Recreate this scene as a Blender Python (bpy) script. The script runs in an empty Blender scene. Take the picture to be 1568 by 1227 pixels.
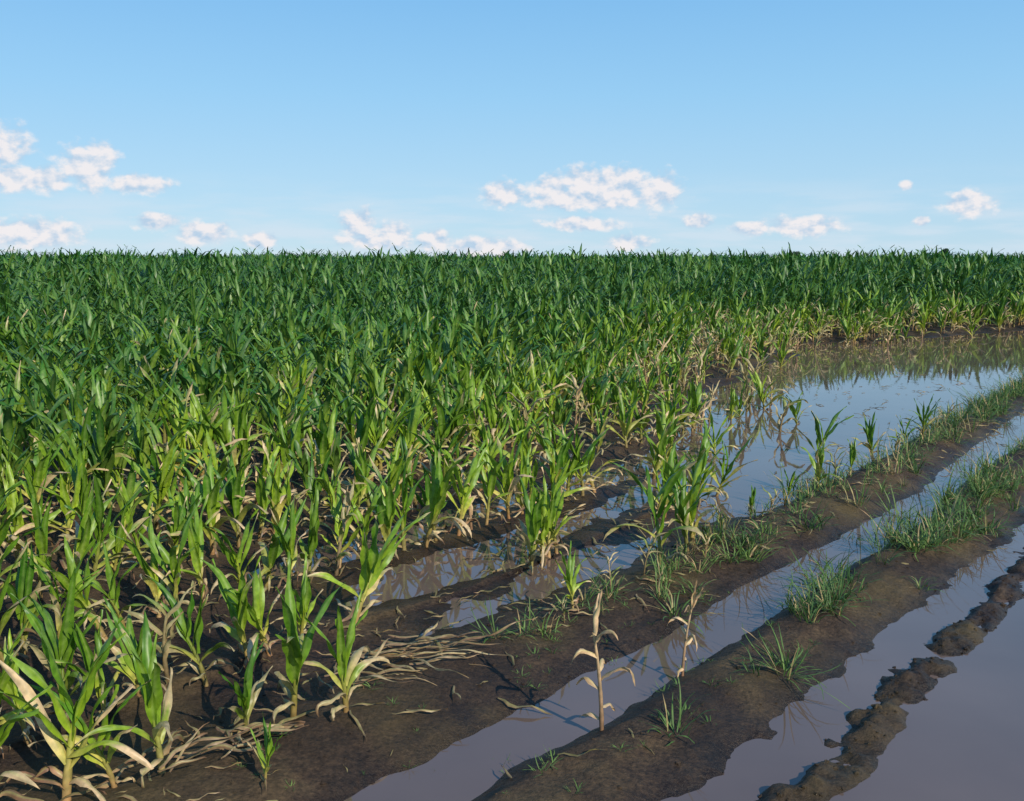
import bpy, math, random, bmesh
import numpy as np
from mathutils import Vector
random.seed(7); rng=np.random.default_rng(7)
sc=bpy.context.scene
A=math.radians(42); CA,SA=math.cos(A),math.sin(A)
def qt2xy(q,t): return CA*q+SA*t, -SA*q+CA*t
# ---------- noise ----------
def _h(ix,iy,s):
    n=(ix.astype(np.int64)*374761393+iy.astype(np.int64)*668265263+s*2147483647)&0xffffffff
    n=((n^(n>>13))*1274126177)&0xffffffff
    n=n^(n>>16)
    return (n&0xffff)/65535.0
def vn(x,y,s=0):
    x=np.asarray(x,float);y=np.asarray(y,float)
    xi=np.floor(x);yi=np.floor(y);fx=x-xi;fy=y-yi
    fx=fx*fx*(3-2*fx);fy=fy*fy*(3-2*fy)
    a=_h(xi,yi,s);b=_h(xi+1,yi,s);c=_h(xi,yi+1,s);d=_h(xi+1,yi+1,s)
    return (a*(1-fx)+b*fx)*(1-fy)+(c*(1-fx)+d*fx)*fy
def fbm(x,y,s=0,o=4):
    r=0;a=.5
    for i in range(o):
        r=r+a*(vn(x*2**i,y*2**i,s+i*17)-.5)*2;a*=.5
    return r
def ss(a,b,x):
    u=np.clip((x-a)/(b-a),0,1);return u*u*(3-2*u)
# ---------- terrain ----------
ET=[-50,0,4,7.3,9.5,14.5,17.4,19,21,27.8,34,46,400]
EQ=[-3.3,-3.3,-3.5,-4.7,-5.3,-7.0,-7.8,-8.5,-7.3,-5.5,-2.4,8,60]
def edge(t): return np.interp(t,ET,EQ)
PT=[0,7,8,9.5,14.5,17.4,19.3,21,27.8,34,46]
PE=[-4.6,-4.7,-5.0,-5.7,-7.5,-8.1,-10,-8.1,-6.3,-3,8]
def height(q,t):
    q=np.asarray(q,float);t=np.asarray(t,float)
    q2=q+0.06*np.clip(t-7,0,12)+0.05*fbm(t*.9,q*.5,5,3)
    xs=[-3.58,-3.32,-3.1,-2.85,-2.62,-2.48,-2.40,-2.28,-2.16,-2.08,-1.98,-1.82,-1.68,-1.58,-1.45,-1.37,-1.28,-1.19,-1.1,0.5,2.5,4,30]
    zs=[.055,.022,.05,.10,.075,.03,-.012,-.05,-.03,.02,.075,.085,.05,.0,-.03,-.002,.042,.014,-.045,-.055,-.03,.15,.3]
    near=np.interp(q2,xs,zs)
    per=.045+.028*np.cos((q2+2.81)/.77*2*math.pi)
    fade=ss(40,18,np.hypot(q,t))
    per=.05+(per-.05)*fade
    z=np.where(q2<-3.58,per,near)
    low=ss(2.4,3.6,t)*ss(12,8,t)*ss(-5.8,-4.2,q2)*ss(-2.7,-3.1,q2)
    z=z-(.040+.045*fbm(q*1.3,t*1.1,71,3))*low
    z=z-.03*ss(8,12,t)*ss(-5,-3.4,q2)*ss(-1,-2,q2)
    pe=np.interp(t,PT,PE)
    right=-3.1-.02*t
    m=ss(-.5,.7,q-pe+.4*fbm(q*.5,t*.35,9,3))*ss(.35,-.3,q-right)*ss(5.4,8.6,t)*ss(60,40,t)
    z=z-.115*m
    z=z+.018*fbm(q*2.2,t*1.1,1,3)+.022*fbm(q*7,t*5.5,2,4)+.02*fbm(q*.35,t*.25,11,2)*ss(60,20,np.hypot(q,t))
    rr=np.exp(-((q2+1.28)/.14)**2)+.3*np.exp(-((q2+1.55)/.12)**2)
    z=z+rr*(.070*fbm(q*9,t*8,3,5)+.022*fbm(q*2.5,t*1.8,4,2))
    z=z+.030*ss(.25,.6,fbm(q*4.1,t*1.6,21,3))*ss(-1.25,-1.05,q2)*ss(-.5,-.9,q2)
    return z
def axis(segs,growlo,growhi,lim):
    out=[]
    for a,b,s in segs: out+=list(np.arange(a,b,s))
    out.append(segs[-1][1])
    lo=[];s=growlo;x=out[0]
    while x>-lim: x-=s;s*=1.22;lo.append(x)
    hi=[];s=growhi;x=out[-1]
    while x<lim: x+=s;s*=1.22;hi.append(x)
    return np.array(lo[::-1]+out+hi)
qa=axis([(-16,-8,.08),(-8,-5,.04),(-5,-1.0,.016),(-1.0,1.6,.035)],.1,.08,4000)
ta=axis([(.6,7,.018),(7,11,.04),(11,30,.08)],.1,.12,4000)
Q,T=np.meshgrid(qa,ta,indexing='ij')
Z=height(Q,T);X,Y=qt2xy(Q,T)
def gridmesh(name,X,Y,Z,mat):
    n,m=X.shape
    me=bpy.data.meshes.new(name)
    co=np.stack([X,Y,Z],-1).reshape(-1,3)
    i=np.arange(n*m).reshape(n,m)
    f=np.stack([i[:-1,:-1],i[1:,:-1],i[1:,1:],i[:-1,1:]],-1).reshape(-1,4)
    me.vertices.add(len(co));me.vertices.foreach_set('co',co.ravel())
    me.loops.add(f.size);me.loops.foreach_set('vertex_index',f.ravel().astype(np.int32))
    me.polygons.add(len(f));me.polygons.foreach_set('loop_start',np.arange(0,f.size,4,dtype=np.int32))
    me.polygons.foreach_set('use_smooth',np.ones(len(f),bool))
    me.update(calc_edges=True);me.validate()
    ob=bpy.data.objects.new(name,me);sc.collection.objects.link(ob);me.materials.append(mat);return ob
# ---------- materials ----------
def nt(name):
    m=bpy.data.materials.new(name);m.use_nodes=True
    t=m.node_tree;return m,t,t.nodes,t.links,t.nodes['Principled BSDF']
def N(ns,ty,**k):
    n=ns.new(ty)
    for a,b in k.items(): setattr(n,a,b)
    return n
def ramp(ns,stops):
    r=ns.new('ShaderNodeValToRGB');e=r.color_ramp.elements
    e[0].position=stops[0][0];e[0].color=(*stops[0][1],1)
    e[1].position=stops[-1][0];e[1].color=(*stops[-1][1],1)
    for p,c in stops[1:-1]:
        x=e.new(p);x.color=(*c,1)
    return r
# mud
mud,t,ns,L,P=nt('mud')
geo=N(ns,'ShaderNodeNewGeometry')
n1=N(ns,'ShaderNodeTexNoise');n1.inputs['Scale'].default_value=2.2;n1.inputs['Detail'].default_value=7;n1.inputs['Roughness'].default_value=.65
L.new(geo.outputs['Position'],n1.inputs['Vector'])
r1=ramp(ns,[(.3,(.026,.015,.008)),(.5,(.056,.034,.018)),(.72,(.125,.082,.043))]);L.new(n1.outputs['Fac'],r1.inputs[0])
n2=N(ns,'ShaderNodeTexNoise');n2.inputs['Scale'].default_value=60;n2.inputs['Detail'].default_value=4
L.new(geo.outputs['Position'],n2.inputs['Vector'])
r2=ramp(ns,[(.3,(.45,.45,.45)),(.7,(1.4,1.4,1.4))]);L.new(n2.outputs['Fac'],r2.inputs[0])
mx=N(ns,'ShaderNodeMix',data_type='RGBA',blend_type='MULTIPLY');mx.inputs[0].default_value=1
L.new(r1.outputs[0],mx.inputs[6]);L.new(r2.outputs[0],mx.inputs[7])
n3=N(ns,'ShaderNodeTexNoise');n3.inputs['Scale'].default_value=1.1;n3.inputs['Detail'].default_value=5
L.new(geo.outputs['Position'],n3.inputs['Vector'])
r3=ramp(ns,[(.48,(0,0,0)),(.68,(.6,.6,.6))]);L.new(n3.outputs['Fac'],r3.inputs[0])
mg=N(ns,'ShaderNodeMix',data_type='RGBA');L.new(r3.outputs[0],mg.inputs[0]);L.new(mx.outputs[2],mg.inputs[6]);mg.inputs[7].default_value=(.090,.068,.018,1)
sp=N(ns,'ShaderNodeSeparateXYZ');L.new(geo.outputs['Position'],sp.inputs[0])
ad=N(ns,'ShaderNodeMath',operation='MULTIPLY_ADD');L.new(n1.outputs['Fac'],ad.inputs[0]);ad.inputs[1].default_value=.07;L.new(sp.outputs[2],ad.inputs[2])
mr=N(ns,'ShaderNodeMapRange');L.new(ad.outputs[0],mr.inputs[0]);mr.inputs[1].default_value=.04;mr.inputs[2].default_value=.11
mw=N(ns,'ShaderNodeMix',data_type='RGBA',blend_type='MULTIPLY');mw.inputs[0].default_value=1
rw=ramp(ns,[(0,(.5,.46,.44)),(1,(1,1,1))]);L.new(mr.outputs[0],rw.inputs[0])
L.new(mg.outputs[2],mw.inputs[6]);L.new(rw.outputs[0],mw.inputs[7]);L.new(mw.outputs[2],P.inputs['Base Color'])
rr=N(ns,'ShaderNodeMapRange');L.new(mr.outputs[0],rr.inputs[0]);rr.inputs[3].default_value=.34;rr.inputs[4].default_value=.78
L.new(rr.outputs[0],P.inputs['Roughness']);P.inputs['Specular IOR Level'].default_value=.32
b=N(ns,'ShaderNodeBump');b.inputs['Strength'].default_value=1;b.inputs['Distance'].default_value=.022
n4=N(ns,'ShaderNodeTexNoise');n4.inputs['Scale'].default_value=24;n4.inputs['Detail'].default_value=7;n4.inputs['Roughness'].default_value=.68
L.new(geo.outputs['Position'],n4.inputs['Vector']);L.new(n4.outputs['Fac'],b.inputs['Height']);L.new(b.outputs[0],P.inputs['Normal'])
ground=gridmesh('ground',X,Y,Z,mud)
# water
wat,t,ns,L,P=nt('muddy_water')
P.inputs['Roughness'].default_value=.03;P.inputs['IOR'].default_value=1.62
geo=N(ns,'ShaderNodeNewGeometry')
n1=N(ns,'ShaderNodeTexNoise');n1.inputs['Scale'].default_value=.8;n1.inputs['Detail'].default_value=4;L.new(geo.outputs['Position'],n1.inputs['Vector'])
r1=ramp(ns,[(.3,(.105,.072,.056)),(.7,(.150,.106,.084))]);L.new(n1.outputs['Fac'],r1.inputs[0]);L.new(r1.outputs[0],P.inputs['Base Color'])
b=N(ns,'ShaderNodeBump');b.inputs['Strength'].default_value=.06;b.inputs['Distance'].default_value=.01
n2=N(ns,'ShaderNodeTexNoise');n2.inputs['Scale'].default_value=3.5;n2.inputs['Detail'].default_value=2;L.new(geo.outputs['Position'],n2.inputs['Vector'])
L.new(n2.outputs['Fac'],b.inputs['Height']);L.new(b.outputs[0],P.inputs['Normal'])
wq=np.linspace(-30,60,4);wt=np.linspace(-30,120,4)
WQ,WT=np.meshgrid(wq,wt,indexing='ij');WX,WY=qt2xy(WQ,WT)
gridmesh('flood_water',WX,WY,WX*0,wat)
# foliage
def folmat(name,trans,rough):
    m,t,ns,L,P=nt(name)
    at=N(ns,'ShaderNodeAttribute',attribute_name='Col')
    oi=N(ns,'ShaderNodeObjectInfo')
    hs=N(ns,'ShaderNodeHueSaturation')
    a=N(ns,'ShaderNodeMapRange');L.new(oi.outputs['Random'],a.inputs[0]);a.inputs[3].default_value=.480;a.inputs[4].default_value=.515
    v=N(ns,'ShaderNodeMapRange');L.new(oi.outputs['Random'],v.inputs[0]);v.inputs[3].default_value=1.3;v.inputs[4].default_value=.66
    L.new(a.outputs[0],hs.inputs['Hue']);L.new(v.outputs[0],hs.inputs['Value']);L.new(at.outputs['Color'],hs.inputs['Color']);hs.inputs['Saturation'].default_value=1.03
    geo=N(ns,'ShaderNodeNewGeometry')
    n=N(ns,'ShaderNodeTexNoise');n.inputs['Scale'].default_value=35;n.inputs['Detail'].default_value=2;L.new(geo.outputs['Position'],n.inputs['Vector'])
    r=ramp(ns,[(.3,(.68,.72,.66)),(.7,(1.25,1.2,1.12))]);L.new(n.outputs['Fac'],r.inputs[0])
    mx=N(ns,'ShaderNodeMix',data_type='RGBA',blend_type='MULTIPLY');mx.inputs[0].default_value=1
    L.new(hs.outputs[0],mx.inputs[6]);L.new(r.outputs[0],mx.inputs[7])
    L.new(mx.outputs[2],P.inputs['Base Color']);P.inputs['Roughness'].default_value=rough;P.inputs['Specular IOR Level'].default_value=.4
    tr=N(ns,'ShaderNodeBsdfTranslucent');L.new(mx.outputs[2],tr.inputs[0])
    ms=N(ns,'ShaderNodeMixShader');ms.inputs[0].default_value=trans
    L.new(P.outputs[0],ms.inputs[1]);L.new(tr.outputs[0],ms.inputs[2])
    L.new(ms.outputs[0],ns['Material Output'].inputs[0]);return m
leafm=folmat('corn_foliage',.22,.42)
grassm=folmat('grass_foliage',.25,.55)
# ---------- plant builder ----------
GD=(.028,.112,.022);GM=(.060,.190,.020);YG=(.220,.350,.032);YE=(.46,.44,.10);TAN=(.42,.30,.155);TP=(.56,.44,.25);BR=(.20,.125,.07);RED=(.30,.09,.05)
def lerp(a,b,u): return tuple(a[i]+(b[i]-a[i])*u for i in range(3))
class MB:
    def __init__(s): s.v=[];s.f=[];s.c=[]
    def leaf(s,R,pos,az,L,W,th0,droop,c0,c1,c2,twist=0,fold=.35,segs=9,across=4,crump=0,p=1.5,tipw=.75,zmin=None,sw=.5):
        x,y,z=pos;st=L/segs;i0=len(s.v);ph=R.uniform(0,6.3);fr=R.uniform(9,16);sway=R.uniform(-sw,sw)
        na=across+1
        for i in range(segs+1):
            u=i/segs
            th=th0+droop*u**p+crump*math.sin(u*11+ph)
            a=az+sway*u*u+crump*.8*math.sin(u*8+ph*2)
            dx,dy,dz=math.sin(th)*math.cos(a),math.sin(th)*math.sin(a),math.cos(th)
            if i: x+=dx*st;y+=dy*st;z+=dz*st
            if zmin is not None and z<zmin: z=zmin+.004*R.random()
            D=Vector((dx,dy,dz));S=Vector((-math.sin(a),math.cos(a),0));Nn=S.cross(D)
            tw=twist*u+crump*2*math.sin(u*6+ph)
            S2=S*math.cos(tw)+Nn*math.sin(tw);N2=Nn*math.cos(tw)-S*math.sin(tw)
            w=W*.5*min(1,.45+2.2*u)*max(0,(1-u**2.0))**.9+.0006
            for j in range(na):
                o=(j/(na-1))*2-1;ao=abs(o)
                rip=.15*W*math.sin(u*fr+ph+(2 if o>0 else 0))*ao*ao
                q=Vector((x,y,z))+S2*(o*w*(1-.25*fold*ao))+N2*(fold*w*ao+rip)
                s.v.append(q)
                c=lerp(c0,c1,min(1,u*2.5))
                k=min(1,max(0,(u-tipw+.10*ao+.08*math.sin(o*7+ph))/.13))
                c=lerp(c,c2,k)
                if ao<.1: c=lerp(c,(.34,.44,.15),.35*(1-k))
                s.c.append(c)
        for i in range(segs):
            for j in range(na-1):
                a0=i0+i*na+j;s.f.append((a0,a0+1,a0+na+1,a0+na))
    def stalk(s,R,h,r,c0,c1,lean=(0,0),sides=6,segs=6,off=(0,0)):
        i0=len(s.v)
        for i in range(segs+1):
            u=i/segs;rr=r*(1-.55*u)*(1.12 if i%2==0 else .95)
            for j in range(sides):
                a=j/sides*6.283
                s.v.append(Vector((off[0]+lean[0]*u*u*h+rr*math.cos(a),off[1]+lean[1]*u*u*h+rr*math.sin(a),-.03+(h+.03)*u)))
                s.c.append(lerp(c0,c1,u))
        for i in range(segs):
            for j in range(sides):
                a=i0+i*sides+j;b2=i0+i*sides+(j+1)%sides;s.f.append((a,b2,b2+sides,a+sides))
    def mesh(s,name,mat):
        me=bpy.data.meshes.new(name);me.from_pydata([tuple(v) for v in s.v],[],s.f)
        at=me.color_attributes.new('Col','FLOAT_COLOR','POINT')
        at.data.foreach_set('color',np.array([(*c,1) for c in s.c],dtype=np.float32).ravel())
        me.polygons.foreach_set('use_smooth',np.ones(len(me.polygons),bool));me.materials.append(mat);return me
def corn(R,kind):
    b=MB()
    if kind in('S','H'):   # short, flood stressed, ~0.62 m ; H = more damaged, finer mesh
        hv=kind=='H'
        sh=R.uniform(.20,.31);lean=(R.uniform(-.28,.28),R.uniform(-.28,.28))
        b.stalk(R,sh,.014,lerp(TAN,RED,R.random()*.6),YG,lean)
        a0=R.uniform(0,6.3);n=R.randint(9,11)+(1 if hv else 0);sg=13 if hv else 9
        u1,u2=(.24,.54) if hv else (.20,.46)
        lush=R.uniform(0,1)
        for i in range(n):
            u=i/(n-1);az=a0+math.pi*(i%2)+R.gauss(0,.4);zz=sh*(.10+.85*u)
            pos=(lean[0]*zz*zz/sh,lean[1]*zz*zz/sh,zz)
            if u<u1:
                b.leaf(R,pos,az,R.uniform(.14,.26),R.uniform(.022,.038),R.uniform(.5,1.1),R.uniform(1.6,2.8),TAN,TP if R.random()<.5 else BR,BR,fold=.8,crump=R.uniform(.2,.5),twist=R.uniform(-1,1),zmin=.01,segs=sg)
            elif u<u2:
                mid=YE if R.random()<.45 else YG
                tan=hv and R.random()<.38
                b.leaf(R,pos,az,R.uniform(.26,.40),R.uniform(.036,.056),R.uniform(.25,.8),R.uniform(.4,2.2),YE,TP if tan else mid,TP,fold=.5,crump=R.uniform(.02,.2),twist=R.uniform(-1.4,1.4),tipw=R.uniform(.35,.9),segs=sg)
            else:
                g=lerp(GM,YG,min(1,max(0,R.uniform(.0,.6)+.35*lush)))
                b.leaf(R,pos,az,R.uniform(.28,.43)*(1.08-.15*u),R.uniform(.040,.062),R.uniform(.04,.42),R.uniform(.1,1.1),YG,g,g if R.random()<.72 else TP,fold=.5,twist=R.uniform(-.8,.8),tipw=R.uniform(.72,1.0),segs=sg)
    elif kind=='M':  # ~0.85
        sh=R.uniform(.36,.45);b.stalk(R,sh,.015,YE,GM)
        a0=R.uniform(0,6.3);n=10
        for i in range(n):
            u=i/(n-1);az=a0+math.pi*(i%2)+R.gauss(0,.4);pos=(0,0,sh*(.12+.86*u))
            if u<.12: b.leaf(R,pos,az,.28,.035,.8,1.8,TAN,YE,TP,crump=.2,fold=.6,zmin=.01,across=2)
            else:
                g=lerp(GD,GM,R.uniform(.1,1))
                if u<.5: g=lerp(g,YG,R.uniform(.1,.7))
                b.leaf(R,pos,az,R.uniform(.42,.58)*(1.05-.2*u),R.uniform(.058,.085),R.uniform(.06,.45)+.15*(1-u),R.uniform(.2,1.5),YG,g,g,fold=.4,twist=R.uniform(-.6,.6),segs=8,across=2)
    elif kind in('T','F'):  # ~1.8 ; F = clump of three for the far field
        for c in range(3 if kind=='F' else 1):
            ox,oy=(R.uniform(-.35,.35),R.uniform(-.35,.35)) if kind=='F' else (0,0)
            sh=R.uniform(1.0,1.3)
            if kind=='T': b.stalk(R,sh,.018,YG,GM,segs=6)
            a0=R.uniform(0,6.3);n=12 if kind=='T' else 9
            for i in range(n):
                u=i/(n-1);az=a0+math.pi*(i%2)+R.gauss(0,.4);pos=(ox,oy,sh*((.15 if kind=='T' else .4)+(.84 if kind=='T' else .6)*u))
                g=lerp(GD,GM,R.uniform(0,.8))
                if kind=='T': b.leaf(R,pos,az,R.uniform(.6,.82)*(1.0-.15*u),R.uniform(.08,.115),R.uniform(.05,.4)+.25*(1-u),R.uniform(.2,1.5),GM,g,g,fold=.35,twist=R.uniform(-.5,.5),segs=7,across=2)
                else: b.leaf(R,pos,az,R.uniform(.6,.82)*(1.0-.15*u),R.uniform(.09,.13),R.uniform(.03,.32)+.2*(1-u),R.uniform(.2,1.3),g,g,g,fold=.0,twist=R.uniform(-.5,.5),segs=5,across=1)
    elif kind=='P':  # dying pale, ~0.5
        sh=R.uniform(.22,.34);lean=(R.uniform(-.3,.3),R.uniform(-.3,.3));b.stalk(R,sh,.010,BR,TP,lean)
        a0=R.uniform(0,6.3);n=7
        for i in range(n):
            u=i/(n-1);az=a0+math.pi*(i%2)+R.gauss(0,.5);zz=sh*(.2+.8*u);pos=(lean[0]*zz*zz/sh,lean[1]*zz*zz/sh,zz)
            c=TP if R.random()<.45 else lerp(TP,YG,.7)
            b.leaf(R,pos,az,R.uniform(.14,.26),R.uniform(.020,.034),R.uniform(.1,.8),R.uniform(.3,2.6),TAN,c,TAN,fold=.9,crump=R.uniform(.1,.4),twist=R.uniform(-1.5,1.5),zmin=.01)
    elif kind=='D':  # withered stick with curled leaves, ~0.5
        sh=.38;lean=(R.uniform(-.1,.1),R.uniform(-.1,.1));b.stalk(R,sh,.009,BR,TP,lean,segs=10)
        for i in range(9):
            u=[.12,.25,.42,.6,.75,.9,.97,1.0,.5][i];az=R.uniform(0,6.3);zz=sh*u;pos=(lean[0]*zz*zz/sh,lean[1]*zz*zz/sh,zz)
            b.leaf(R,pos,az,[.1,.12,.13,.1,.15,.16,.15,.16,.2][i],.026,[1.2,1.6,.6,.4,.5,.3,.25,.1,.3][i],[1.3,1.2,2.4,2.7,2.5,1.9,.5,.3,2.9][i],TP,lerp(TP,TAN,R.random()),TAN,fold=.9,crump=.22,twist=R.uniform(-1,1))
    return b
def tuft(R,n,L,spread,green):
    b=MB()
    for i in range(n):
        a=R.uniform(0,6.3);r=R.uniform(0,.06)
        g=lerp((.035,.11,.03),(.09,.19,.04),R.random()) if R.random()<green else TAN
        b.leaf(R,(r*math.cos(a),r*math.sin(a),-.01),a+R.gauss(0,.6),L*R.uniform(.35,1.15),R.uniform(.005,.010),R.uniform(.05,spread),R.uniform(.1,1.6),g,g,g,fold=.3,segs=6,across=2,zmin=.0,sw=1.2)
    return b
def mk(name,b,mat): return bpy.data.objects.new(name,b.mesh(name,mat))
corncol=bpy.data.collections.new('corn_variants')
kinds='S'*12+'M'*8+'T'*7+'P'*5+'H'*12+'F'*6
KR={};
for i,k in enumerate(kinds):
    corncol.objects.link(mk('corn_variant_%02d'%i,corn(random.Random(100+i),k),leafm))
    KR[k]=(KR.get(k,(i,i))[0],i+1)
KH={'S':.60,'M':.86,'T':1.85,'P':.45,'D':.5,'H':.6,'F':1.85}
grasscol=bpy.data.collections.new('grass_variants')
for i in range(8):
    R=random.Random(300+i)
    grasscol.objects.link(mk('grass_variant_%02d'%i,tuft(R,[12,18,26,30,16,22,10,16][i],[.16,.2,.25,.26,.22,.18,.12,.3][i],[1.0,1.1,1.2,1.0,.8,1.3,1.2,.7][i],[.95,.95,.9,.9,.8,.9,.8,.4][i]),grassm))
littercol=bpy.data.collections.new('litter_variants')
for i in range(8):
    R=random.Random(500+i);b=MB()
    b.leaf(R,(0,0,.012),0,R.uniform(.12,.30),R.uniform(.010,.026),1.45,.2,BR,lerp(BR,TAN,R.random()),BR,fold=.7,crump=.3,twist=R.uniform(-1,1),zmin=.004,segs=8,across=2)
    littercol.objects.link(mk('litter_variant_%02d'%i,b,leafm))
clodcol=bpy.data.collections.new('clod_variants')
for i in range(5):
    bm=bmesh.new();bmesh.ops.create_icosphere(bm,subdivisions=3,radius=1)
    for v in bm.verts:
        c=v.co;k=1+.9*float(fbm(c.x*1.8+i*9,c.y*1.8+c.z*1.6,40+i,3));v.co=Vector((c.x*k,c.y*k*.8,c.z*k*.5))
    me=bpy.data.meshes.new('clod');bm.to_mesh(me);bm.free();me.materials.append(mud)
    clodcol.objects.link(bpy.data.objects.new('clod_variant_%02d'%i,me))
def scatter(name,col,pts,rot,scl,vid):
    me=bpy.data.meshes.new(name);n=len(pts);me.vertices.add(n);me.vertices.foreach_set('co',np.asarray(pts,np.float32).ravel())
    a=me.attributes.new('rot','FLOAT_VECTOR','POINT');a.data.foreach_set('vector',np.asarray(rot,np.float32).ravel())
    a=me.attributes.new('scl','FLOAT_VECTOR','POINT');a.data.foreach_set('vector',np.asarray(scl,np.float32).ravel())
    a=me.attributes.new('vid','INT','POINT');a.data.foreach_set('value',np.asarray(vid,np.int32))
    ob=bpy.data.objects.new(name,me);sc.collection.objects.link(ob)
    g=bpy.data.node_groups.new(name+'_nodes','GeometryNodeTree')
    g.interface.new_socket('Geometry',in_out='INPUT',socket_type='NodeSocketGeometry');g.interface.new_socket('Geometry',in_out='OUTPUT',socket_type='NodeSocketGeometry')
    gi=g.nodes.new('NodeGroupInput');go=g.nodes.new('NodeGroupOutput');ip=g.nodes.new('GeometryNodeInstanceOnPoints')
    ci=g.nodes.new('GeometryNodeCollectionInfo');ci.inputs['Collection'].default_value=col;ci.inputs['Separate Children'].default_value=True;ci.inputs['Reset Children'].default_value=True
    def na(nm,ty):
        x=g.nodes.new('GeometryNodeInputNamedAttribute');x.data_type=ty;x.inputs['Name'].default_value=nm;return x.outputs['Attribute']
    er=g.nodes.new('FunctionNodeEulerToRotation')
    l=g.links.new
    l(gi.outputs[0],ip.inputs['Points']);l(ci.outputs[0],ip.inputs['Instance']);ip.inputs['Pick Instance'].default_value=True
    l(na('vid','INT'),ip.inputs['Instance Index']);l(na('rot','FLOAT_VECTOR'),er.inputs[0]);l(er.outputs[0],ip.inputs['Rotation']);l(na('scl','FLOAT_VECTOR'),ip.inputs['Scale'])
    l(ip.outputs[0],go.inputs[0])
    md=ob.modifiers.new('instances','NODES');md.node_group=g;return ob
# ---------- corn field ----------
PTS=[];ROT=[];SCL=[];VID=[]
for k in range(2,210):
    q0=-2.03-.77*k
    tt=np.arange(-12,170,.155);tt=tt+rng.uniform(-.045,.045,len(tt))
    q=q0-0.06*np.clip(tt-7,0,12)+rng.normal(0,.03,len(tt))
    x,y=qt2xy(q,tt);D=np.hypot(x,y)
    keep=(y>-.5)&(np.abs(x)<.70*y+3.5)&(D<125)
    p=np.where(D<25,.97,np.where(D<42,.7,np.where(D<75,.2,.11)))
    e=edge(tt)-q
    p=p*ss(-.4,1.5,e+.6*fbm(q*.8,tt*.8,31,2))
    if k==2: p=np.where(tt<2.45,.97,np.where(tt<4.0,.04,np.where(tt<6.5,.5,np.where(tt<11,.18,p))))
    if k==3: p=np.where((tt>5.8)&(tt<10),.42,np.where(tt<5.8,.97,p))
    if k==4: p=np.where((tt>7.5)&(tt<11),.6,p)
    keep&=rng.random(len(tt))<p
    q,tt,x,y,D,e=[a[keep] for a in (q,tt,x,y,D,e)]
    if not len(q): continue
    H=.64+.14*ss(0,5,e)+1.18*ss(5,32,D)*(.25+.75*ss(0,6,e))
    H=H*(1+.16*fbm(q*.5,tt*.5,33,2))
    z=height(q,tt)
    for i in range(len(q)):
        r=rng.random();h=H[i]
        st=max(0,1-e[i]/5)
        if D[i]>42: kd='F'
        elif h>1.2: kd='T'
        elif e[i]<1.6+max(0,tt[i]-10)*.10 and r<(.38 if tt[i]>9 else .08): kd='P'
        elif D[i]<7 and r<.65: kd='H'
        elif rng.random()<st+max(.12,.9-D[i]/11): kd='S' if rng.random()<.7 else 'H'
        else: kd='M'
        a,b2=KR[kd];VID.append(rng.integers(a,b2));s=h/KH[kd]*rng.uniform(.76,1.18)
        if kd=='P': s=min(s,1.7)
        ln=.13 if D[i]<8 else .08
        sx_=s*rng.uniform(.9,1.12)
        SCL.append((sx_,sx_,s));ROT.append((rng.normal(0,ln),rng.normal(0,ln),rng.uniform(0,6.28)));PTS.append((x[i],y[i],z[i]))
scatter('corn_field',corncol,PTS,ROT,SCL,VID)
# ---------- individual plants by the tracks ----------
def hero(name,q,t,h,kind,seed,lean=(0,0),rz=0):
    R=random.Random(seed);b=corn(R,kind);o=bpy.data.objects.new(name,b.mesh(name,leafm));sc.collection.objects.link(o)
    x,y=qt2xy(q,t);o.location=(x,y,float(height(q,t)));s=h/KH.get(kind,.6);o.scale=(s,s,s);o.rotation_euler=(lean[0],lean[1],rz)
for i,a in enumerate([(-3.06,1.12,.78,'H',11),(-2.97,1.42,.62,'H',12),(-3.12,.92,.66,'H',19),(-3.02,1.27,.5,'H',30),(-2.96,1.97,.68,'H',13),(-2.81,2.12,.58,'H',14),(-3.0,1.78,.42,'H',27),(-2.90,4.57,.76,'S',15),(-2.95,5.04,.74,'S',16),(-2.93,4.92,.64,'H',17),(-2.83,3.62,.40,'H',18),(-2.98,7.0,.55,'H',21),(-3.0,6.45,.35,'H',22),(-3.02,8.3,.48,'H',23),(-3.06,9.75,.48,'S',24),(-3.05,9.2,.35,'H',25),(-2.62,1.62,.24,'S',26),(-3.56,4.13,.66,'H',28),(-3.6,4.35,.64,'S',29),(-3.0,5.9,.3,'H',41),(-3.0,7.7,.36,'H',42)]):
    hero('corn_plant',*a,rz=i*1.7,lean=(random.gauss(0,.09),random.gauss(0,.09)))
for i,a in enumerate([(-2.02,2.78,.56,'D',31),(-2.04,3.42,.44,'D',32),(-2.84,4.3,.28,'P',33),(-2.86,4.0,.24,'P',34),(-2.9,5.3,.3,'P',35),(-2.95,6.1,.28,'P',36),(-3.0,7.4,.35,'P',37),(-2.7,4.75,.25,'P',38),(-2.75,3.45,.2,'P',39),(-3.0,8.8,.35,'P',43),(-3.05,10.4,.35,'P',44)]):
    hero('dried_corn_plant',*a,rz=i*2.3)
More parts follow.
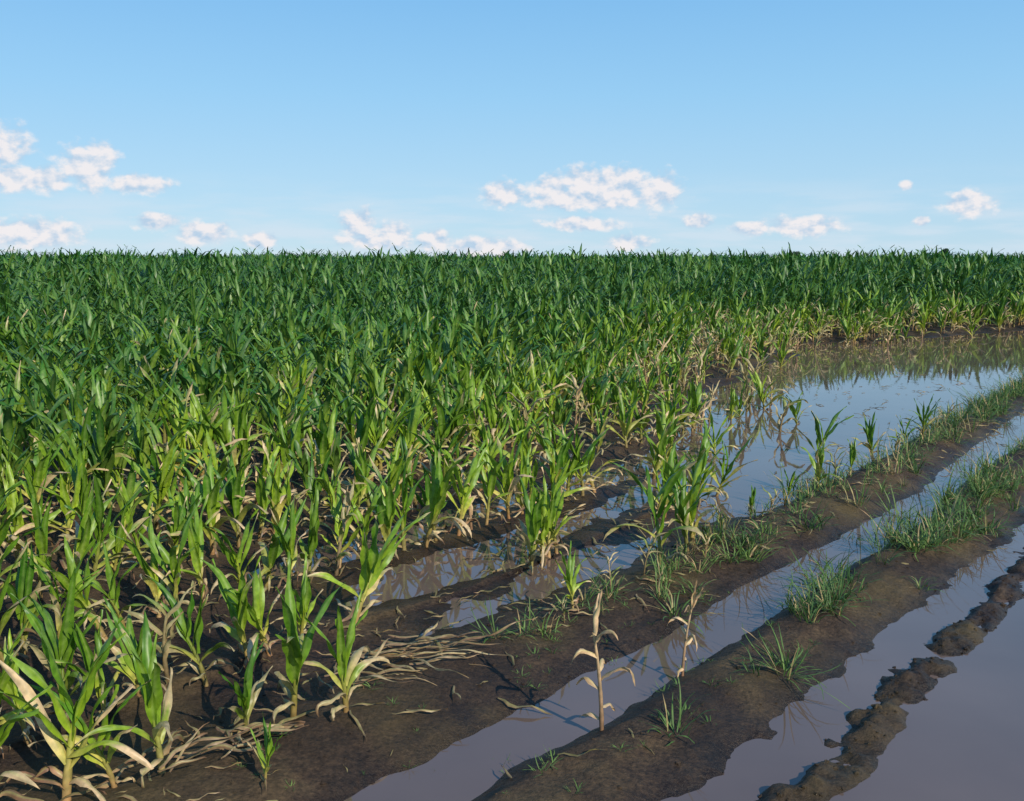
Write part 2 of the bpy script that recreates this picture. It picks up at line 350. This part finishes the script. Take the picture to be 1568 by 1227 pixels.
# ---------- grass weeds ----------
GP=[];GR=[];GS=[];GV=[]
def gadd(q,t,s,v):
    z=float(height(q,t))
    if z<-.035:return
    x,y=qt2xy(q,t);GP.append((x,y,max(z,-.02)));GR.append((rng.normal(0,.1),rng.normal(0,.1),rng.uniform(0,6.28)));GS.append((s,s,s));GV.append(v)
for q,t,s,v in [(-1.76,2.9,.95,1),(-1.78,3.6,.9,0),(-1.69,3.72,1.1,2),(-1.72,3.8,.9,1),(-2.62,5.3,1,2),(-2.1,4.98,1.1,3),(-2.05,5.1,1,2),(-1.9,4.5,.9,1),(-1.85,4.7,1.0,1),(-2.75,3.3,.9,1),(-2.9,3.1,.9,1),(-2.7,3.65,.9,0),(-2.8,3.2,.8,1),(-2.6,4.1,.9,4),(-2.65,4.6,.9,4),(-2.6,4.9,1.,3),(-2.75,4.5,.9,2),(-2.85,3.75,1,4),(-2.8,3.9,.9,2),(-2.7,4.3,1,4)]: gadd(q,t,s,v)
for i in range(110):
    t=rng.uniform(4.2,14);gadd(-1.86-.06*max(0,t-7)+rng.normal(0,.15),t,rng.uniform(.3,1.15),rng.integers(0,6))
for i in range(46):
    t=rng.uniform(5.8,8.4);gadd(-1.93+rng.normal(0,.13),t,rng.uniform(.7,1.3),rng.integers(1,5))
for i in range(180):
    t=rng.uniform(4.0,17);gadd(-2.82-.06*max(0,t-7)+rng.normal(0,.18),t,rng.uniform(.4,1.3),rng.integers(0,8))
for i in range(80):
    t=rng.uniform(10.5,16);gadd(-3.3+rng.normal(0,.25),t,rng.uniform(.9,1.6),rng.integers(1,5))
for i in range(110):
    t=rng.uniform(1.6,5);gadd(rng.uniform(-3.2,-1.7),t,rng.uniform(.15,.5),6)
for i in range(60):
    t=rng.uniform(8,24);gadd(rng.uniform(-5,-3.5),t,rng.uniform(.5,1.),7)
scatter('grass_weeds',grasscol,GP,GR,GS,GV)
# ---------- litter ----------
LP=[];LR=[];LS=[];LV=[]
for i in range(3800):
    t=rng.uniform(.6,16);q=-2.03-.77*rng.integers(0,9)+rng.normal(0,.2)
    if q>-2.5 and rng.random()<.85: continue
    z=float(height(q,t))
    if z<-.008: 
        if rng.random()<.8: continue
        z=.001
    x,y=qt2xy(q,t);s=rng.uniform(.25,1.0);LP.append((x,y,z));LR.append((rng.normal(0,.15),rng.normal(0,.15),rng.uniform(0,6.28)));LS.append((s,s,s));LV.append(rng.integers(0,8))
scatter('corn_leaf_litter',littercol,LP,LR,LS,LV)
R=random.Random(77);b=MB()
for i in range(40):
    q=-3.12+R.gauss(0,.12);t=2.25+R.random()*.65
    x,y=qt2xy(q,t);z=float(height(q,t))+.01+R.random()*.06
    b.leaf(R,(x,y,z),R.gauss(.0,.6),R.uniform(.15,.48),R.uniform(.010,.026),R.uniform(1.2,1.6),.3,BR,lerp(BR,TP,R.random()),lerp(BR,TAN,R.random()),fold=.9,crump=.22,twist=R.uniform(-1.5,1.5),segs=12,zmin=z-.03)
for i in range(22):
    q=-2.95+R.gauss(0,.1);t=1.35+R.random()*.5
    x,y=qt2xy(q,t);z=float(height(q,t))+.02+R.random()*.05
    b.leaf(R,(x,y,z),R.gauss(0,.6),R.uniform(.15,.36),R.uniform(.014,.03),1.3,.35,BR,lerp(BR,TP,R.random()),BR,fold=.8,crump=.3,twist=R.uniform(-1,1),segs=12,zmin=z-.03)
o=bpy.data.objects.new('dried_leaf_pile',b.mesh('dried_leaf_pile',leafm));sc.collection.objects.link(o)
# clods
CP=[];CR=[];CS=[];CV=[]
for i in range(2600):
    t=rng.uniform(1.5,12)
    if rng.random()<.5:q=-1.28-.06*max(0,t-7)+rng.normal(0,.09)
    else:q=rng.uniform(-5,-1.5)
    z=float(height(q,t))
    if z<.0: continue
    s=rng.uniform(.003,.011)*(1 if rng.random()<.93 else 1.7);x,y=qt2xy(q,t);CP.append((x,y,z));CR.append((0,0,rng.uniform(0,6.28)));CS.append((s,s,s));CV.append(rng.integers(0,5))
scatter('mud_clods',clodcol,CP,CR,CS,CV)
# ---------- distant corn canopy ----------
can,t,ns,L,P=nt('distant_corn');geo=N(ns,'ShaderNodeNewGeometry')
n1=N(ns,'ShaderNodeTexNoise');n1.inputs['Scale'].default_value=.6;n1.inputs['Detail'].default_value=6;L.new(geo.outputs['Position'],n1.inputs['Vector'])
r1=ramp(ns,[(.3,(.014,.042,.012)),(.7,(.045,.11,.025))]);L.new(n1.outputs['Fac'],r1.inputs[0]);L.new(r1.outputs[0],P.inputs['Base Color']);P.inputs['Roughness'].default_value=.8
rad=[112*1.012**i for i in range(230)];ang=np.radians(np.linspace(-60,60,520))
RR,AA=np.meshgrid(rad,ang,indexing='ij');CX=RR*np.sin(AA);CY=RR*np.cos(AA)
CZ=1.62+.30*fbm(CX*.7,CY*.7,60,3)+.1*fbm(CX*.02,CY*.02,61,2);CZ[0,:]=0
gridmesh('distant_corn_field',CX,CY,CZ,can)
# distant trees
tm,t,ns,L,P=nt('tree_foliage');P.inputs['Base Color'].default_value=(.035,.07,.03,1);P.inputs['Roughness'].default_value=.8
bark,t,ns,L,P=nt('bark');P.inputs['Base Color'].default_value=(.08,.06,.045,1)
def tree(x,y,h,w,seed):
    R=random.Random(seed);v=[];f=[];mi=[]
    def tube(a,b2,r0,r1):
        i0=len(v);d=(Vector(b2)-Vector(a)).normalized();s1=d.orthogonal().normalized();s2=d.cross(s1)
        for c,r in((a,r0),(b2,r1)):
            for j in range(7):
                an=j/7*6.283;v.append(tuple(Vector(c)+s1*r*math.cos(an)+s2*r*math.sin(an)))
        for j in range(7): f.append((i0+j,i0+(j+1)%7,i0+7+(j+1)%7,i0+7+j));mi.append(1)
    tube((0,0,0),(0,0,h*.5),h*.035,h*.022)
    for i in range(34):
        a=R.uniform(0,6.28);zf=R.uniform(.15,.9);rr=w*.5*R.uniform(.1,.85)*(1-max(0,zf-.4)*1.2);c=Vector((rr*math.cos(a),rr*math.sin(a),h*zf))
        tube((0,0,h*R.uniform(.1,.4)),tuple(c),h*.015,h*.004);cr=w*R.uniform(.09,.16)
        for k in range(200):
            d=Vector((R.gauss(0,1),R.gauss(0,1),R.gauss(0,.8))).normalized()*cr*R.uniform(.5,1.1);p=c+d
            n=Vector((R.gauss(0,1),R.gauss(0,1),R.gauss(0,1))).normalized();s1=n.orthogonal().normalized();s2=n.cross(s1);s=h*.035
            i0=len(v);v.extend([tuple(p+s1*s),tuple(p+s2*s),tuple(p-s1*s),tuple(p-s2*s)]);f.append((i0,i0+1,i0+2,i0+3));mi.append(0)
    me=bpy.data.meshes.new('tree');me.from_pydata(v,[],f);me.materials.append(tm);me.materials.append(bark);me.polygons.foreach_set('material_index',mi)
    o=bpy.data.objects.new('tree',me);sc.collection.objects.link(o);o.location=(x,y,0)
tree(292,625,8.6,12,1);tree(197,640,6.4,13,2);tree(121,640,5.0,10,4)
# ---------- sky ----------
elev,azs=math.radians(34),math.radians(140)
w=bpy.data.worlds.new('World');sc.world=w;w.use_nodes=True;ns=w.node_tree.nodes;L=w.node_tree.links
bg=ns['Background'];sky=ns.new('ShaderNodeTexSky');sky.sky_type='NISHITA';sky.sun_disc=False;sky.sun_elevation=elev;sky.sun_rotation=azs
sky.air_density=1.0;sky.dust_density=.2;sky.ozone_density=2.0
STR=.12;bg.inputs[1].default_value=STR
tc=ns.new('ShaderNodeTexCoord');sx=ns.new('ShaderNodeSeparateXYZ');L.new(tc.outputs['Generated'],sx.inputs[0])
def M(op,a,b2=None,c=None):
    n=ns.new('ShaderNodeMath');n.operation=op
    for i,z in enumerate((a,b2,c)):
        if z is None: continue
        if isinstance(z,(int,float)): n.inputs[i].default_value=z
        else: L.new(z,n.inputs[i])
    return n.outputs[0]
az=M('MULTIPLY',M('ARCTAN2',sx.outputs[0],sx.outputs[1]),57.2958)
el=M('MULTIPLY',M('ARCSINE',sx.outputs[2]),57.2958)
cb=ns.new('ShaderNodeCombineXYZ');L.new(az,cb.inputs[0]);L.new(el,cb.inputs[1])
nz=ns.new('ShaderNodeTexNoise');nz.inputs['Scale'].default_value=1.15;nz.inputs['Detail'].default_value=6;nz.inputs['Roughness'].default_value=.55
st=ns.new('ShaderNodeVectorMath');st.operation='MULTIPLY';L.new(cb.outputs[0],st.inputs[0]);st.inputs[1].default_value=(.85,1.15,1);L.new(st.outputs[0],nz.inputs['Vector'])
clouds=[(-29.2,6.0,2.3,1.5),(-27.4,4.3,3.0,.8),(-24.4,5.0,1.6,1.4),(-23.6,5.7,1.0,.9),(-21.8,4.2,2.1,.6),(-27.5,1.4,3.2,.95),(-20.9,2.1,1.5,.55),(-18.4,1.5,1.8,.75),(-15.2,1.1,1.2,.55),
(-9.4,2.0,1.2,1.1),(-7.3,1.4,1.3,1.0),(-8.2,1.1,2.6,.6),(-4.8,1.1,1.4,.8),(-1.4,.7,2.9,.7),(-.6,3.9,1.6,.9),(2.4,4.2,1.6,1.0),(4.4,4.6,1.7,1.1),(6.6,4.5,2.0,1.15),(8.8,4.1,1.5,1.25),(4.8,3.7,5.4,.85),(4.2,2.1,2.7,.5),(7.2,1.0,1.5,.55),(11.3,2.2,1.0,.55),(14.4,1.8,1.3,.45),(17.3,1.9,2.5,.7),(26.1,3.0,1.5,.8),(22.8,4.1,.4,.3),(23.7,2.1,.5,.3)]
cur=None
for c in clouds:
    s=ns.new('ShaderNodeVectorMath');s.operation='SUBTRACT';L.new(cb.outputs[0],s.inputs[0]);s.inputs[1].default_value=(c[0],c[1],0)
    m=ns.new('ShaderNodeVectorMath');m.operation='MULTIPLY';L.new(s.outputs[0],m.inputs[0]);m.inputs[1].default_value=(1/c[2],1/c[3],0)
    l=ns.new('ShaderNodeVectorMath');l.operation='LENGTH';L.new(m.outputs[0],l.inputs[0])
    cur=l.outputs['Value'] if cur is None else M('MINIMUM',cur,l.outputs['Value'])
mk_=M('MAXIMUM',M('SUBTRACT',1.12,cur),-1.5)
dens=M('ADD',mk_,M('MULTIPLY',M('SUBTRACT',nz.outputs['Fac'],.5),1.6))
al=ns.new('ShaderNodeMapRange');al.interpolation_type='SMOOTHSTEP';L.new(dens,al.inputs[0]);al.inputs[1].default_value=-.03;al.inputs[2].default_value=.6;al.inputs[4].default_value=.93
nz2=ns.new('ShaderNodeTexNoise');nz2.inputs['Scale'].default_value=1.15;nz2.inputs['Detail'].default_value=3
of=ns.new('ShaderNodeVectorMath');of.operation='ADD';L.new(st.outputs[0],of.inputs[0]);of.inputs[1].default_value=(.15,.45,0);L.new(of.outputs[0],nz2.inputs['Vector'])
sh=ns.new('ShaderNodeMapRange');L.new(M('ADD',M('MULTIPLY',M('SUBTRACT',nz.outputs['Fac'],nz2.outputs['Fac']),2.6),M('MULTIPLY',dens,.25)),sh.inputs[0]);sh.inputs[1].default_value=-.35;sh.inputs[2].default_value=.4
cr=ns.new('ShaderNodeMix');cr.data_type='RGBA';L.new(sh.outputs[0],cr.inputs[0]);cr.inputs[6].default_value=(.48/STR,.63/STR,.80/STR,1);cr.inputs[7].default_value=(.90/STR,.86/STR,.87/STR,1)
gr=ns.new('ShaderNodeValToRGB');L.new(M('DIVIDE',el,60.0),gr.inputs[0])
e=gr.color_ramp.elements
def k(c): return (c[0],c[1],c[2],1)
e[0].position=0;e[0].color=k((.50,.72,.88));e[1].position=1;e[1].color=k((.08,.25,.62))
for p,c in((.07,(.42,.68,.90)),(.16,(.31,.62,.92)),(.28,(.195,.50,.88)),(.5,(.13,.37,.76))):
    x=e.new(p);x.color=k(c)
sc2=ns.new('ShaderNodeVectorMath');sc2.operation='SCALE';L.new(gr.outputs[0],sc2.inputs[0]);sc2.inputs['Scale'].default_value=1/STR
hm=ns.new('ShaderNodeMix');hm.data_type='RGBA';hm.inputs[0].default_value=.88;L.new(sky.outputs[0],hm.inputs[6]);L.new(sc2.outputs[0],hm.inputs[7])
nv=ns.new('ShaderNodeTexNoise');nv.inputs['Scale'].default_value=.22;nv.inputs['Detail'].default_value=5
vs=ns.new('ShaderNodeVectorMath');vs.operation='MULTIPLY';L.new(cb.outputs[0],vs.inputs[0]);vs.inputs[1].default_value=(.8,5,1);L.new(vs.outputs[0],nv.inputs['Vector'])
v1=ns.new('ShaderNodeMapRange');v1.interpolation_type='SMOOTHSTEP';L.new(nv.outputs['Fac'],v1.inputs[0]);v1.inputs[1].default_value=.38;v1.inputs[2].default_value=.66;v1.inputs[4].default_value=.6
v2=ns.new('ShaderNodeMapRange');v2.interpolation_type='SMOOTHSTEP';L.new(el,v2.inputs[0]);v2.inputs[1].default_value=5.5;v2.inputs[2].default_value=1.5
vm=ns.new('ShaderNodeMix');vm.data_type='RGBA';L.new(M('MULTIPLY',v1.outputs[0],v2.outputs[0]),vm.inputs[0]);L.new(hm.outputs[2],vm.inputs[6]);vm.inputs[7].default_value=(.68/STR,.78/STR,.88/STR,1)
fm=ns.new('ShaderNodeMix');fm.data_type='RGBA';L.new(al.outputs[0],fm.inputs[0]);L.new(vm.outputs[2],fm.inputs[6]);L.new(cr.outputs[2],fm.inputs[7])
bg2=ns.new('ShaderNodeBackground');bg2.inputs[1].default_value=STR
L.new(hm.outputs[2],bg.inputs[0]);L.new(fm.outputs[2],bg2.inputs[0])
# cloud belt only exists near the horizon to the north; elsewhere clear sky
msk=M('MULTIPLY',M('MULTIPLY',M('LESS_THAN',M('ABSOLUTE',az),38.0),M('LESS_THAN',el,10.0)),M('GREATER_THAN',el,-2.0))
wm=ns.new('ShaderNodeMixShader');L.new(msk,wm.inputs[0]);L.new(bg.outputs[0],wm.inputs[1]);L.new(bg2.outputs[0],wm.inputs[2]);L.new(wm.outputs[0],ns['World Output'].inputs[0])
sd=Vector((math.sin(azs)*math.cos(elev),math.cos(azs)*math.cos(elev),math.sin(elev)))
ld=bpy.data.lights.new('sun','SUN');ld.energy=4.6;ld.angle=math.radians(.5);ld.color=(1,.92,.79)
lo=bpy.data.objects.new('sun',ld);sc.collection.objects.link(lo);lo.rotation_euler=sd.to_track_quat('Z','Y').to_euler();lo.location=(5,-5,20)
# ---------- camera ----------
cam=bpy.data.cameras.new('camera');co=bpy.data.objects.new('camera',cam);sc.collection.objects.link(co);sc.camera=co
cam.sensor_width=36;cam.lens=36*1400/1568;cam.clip_end=10000;cam.clip_start=.05
co.location=(0,0,1.9);co.rotation_euler=(math.radians(90-8.8),0,0)
sc.view_settings.view_transform='Standard';sc.view_settings.look='None';sc.view_settings.exposure=0
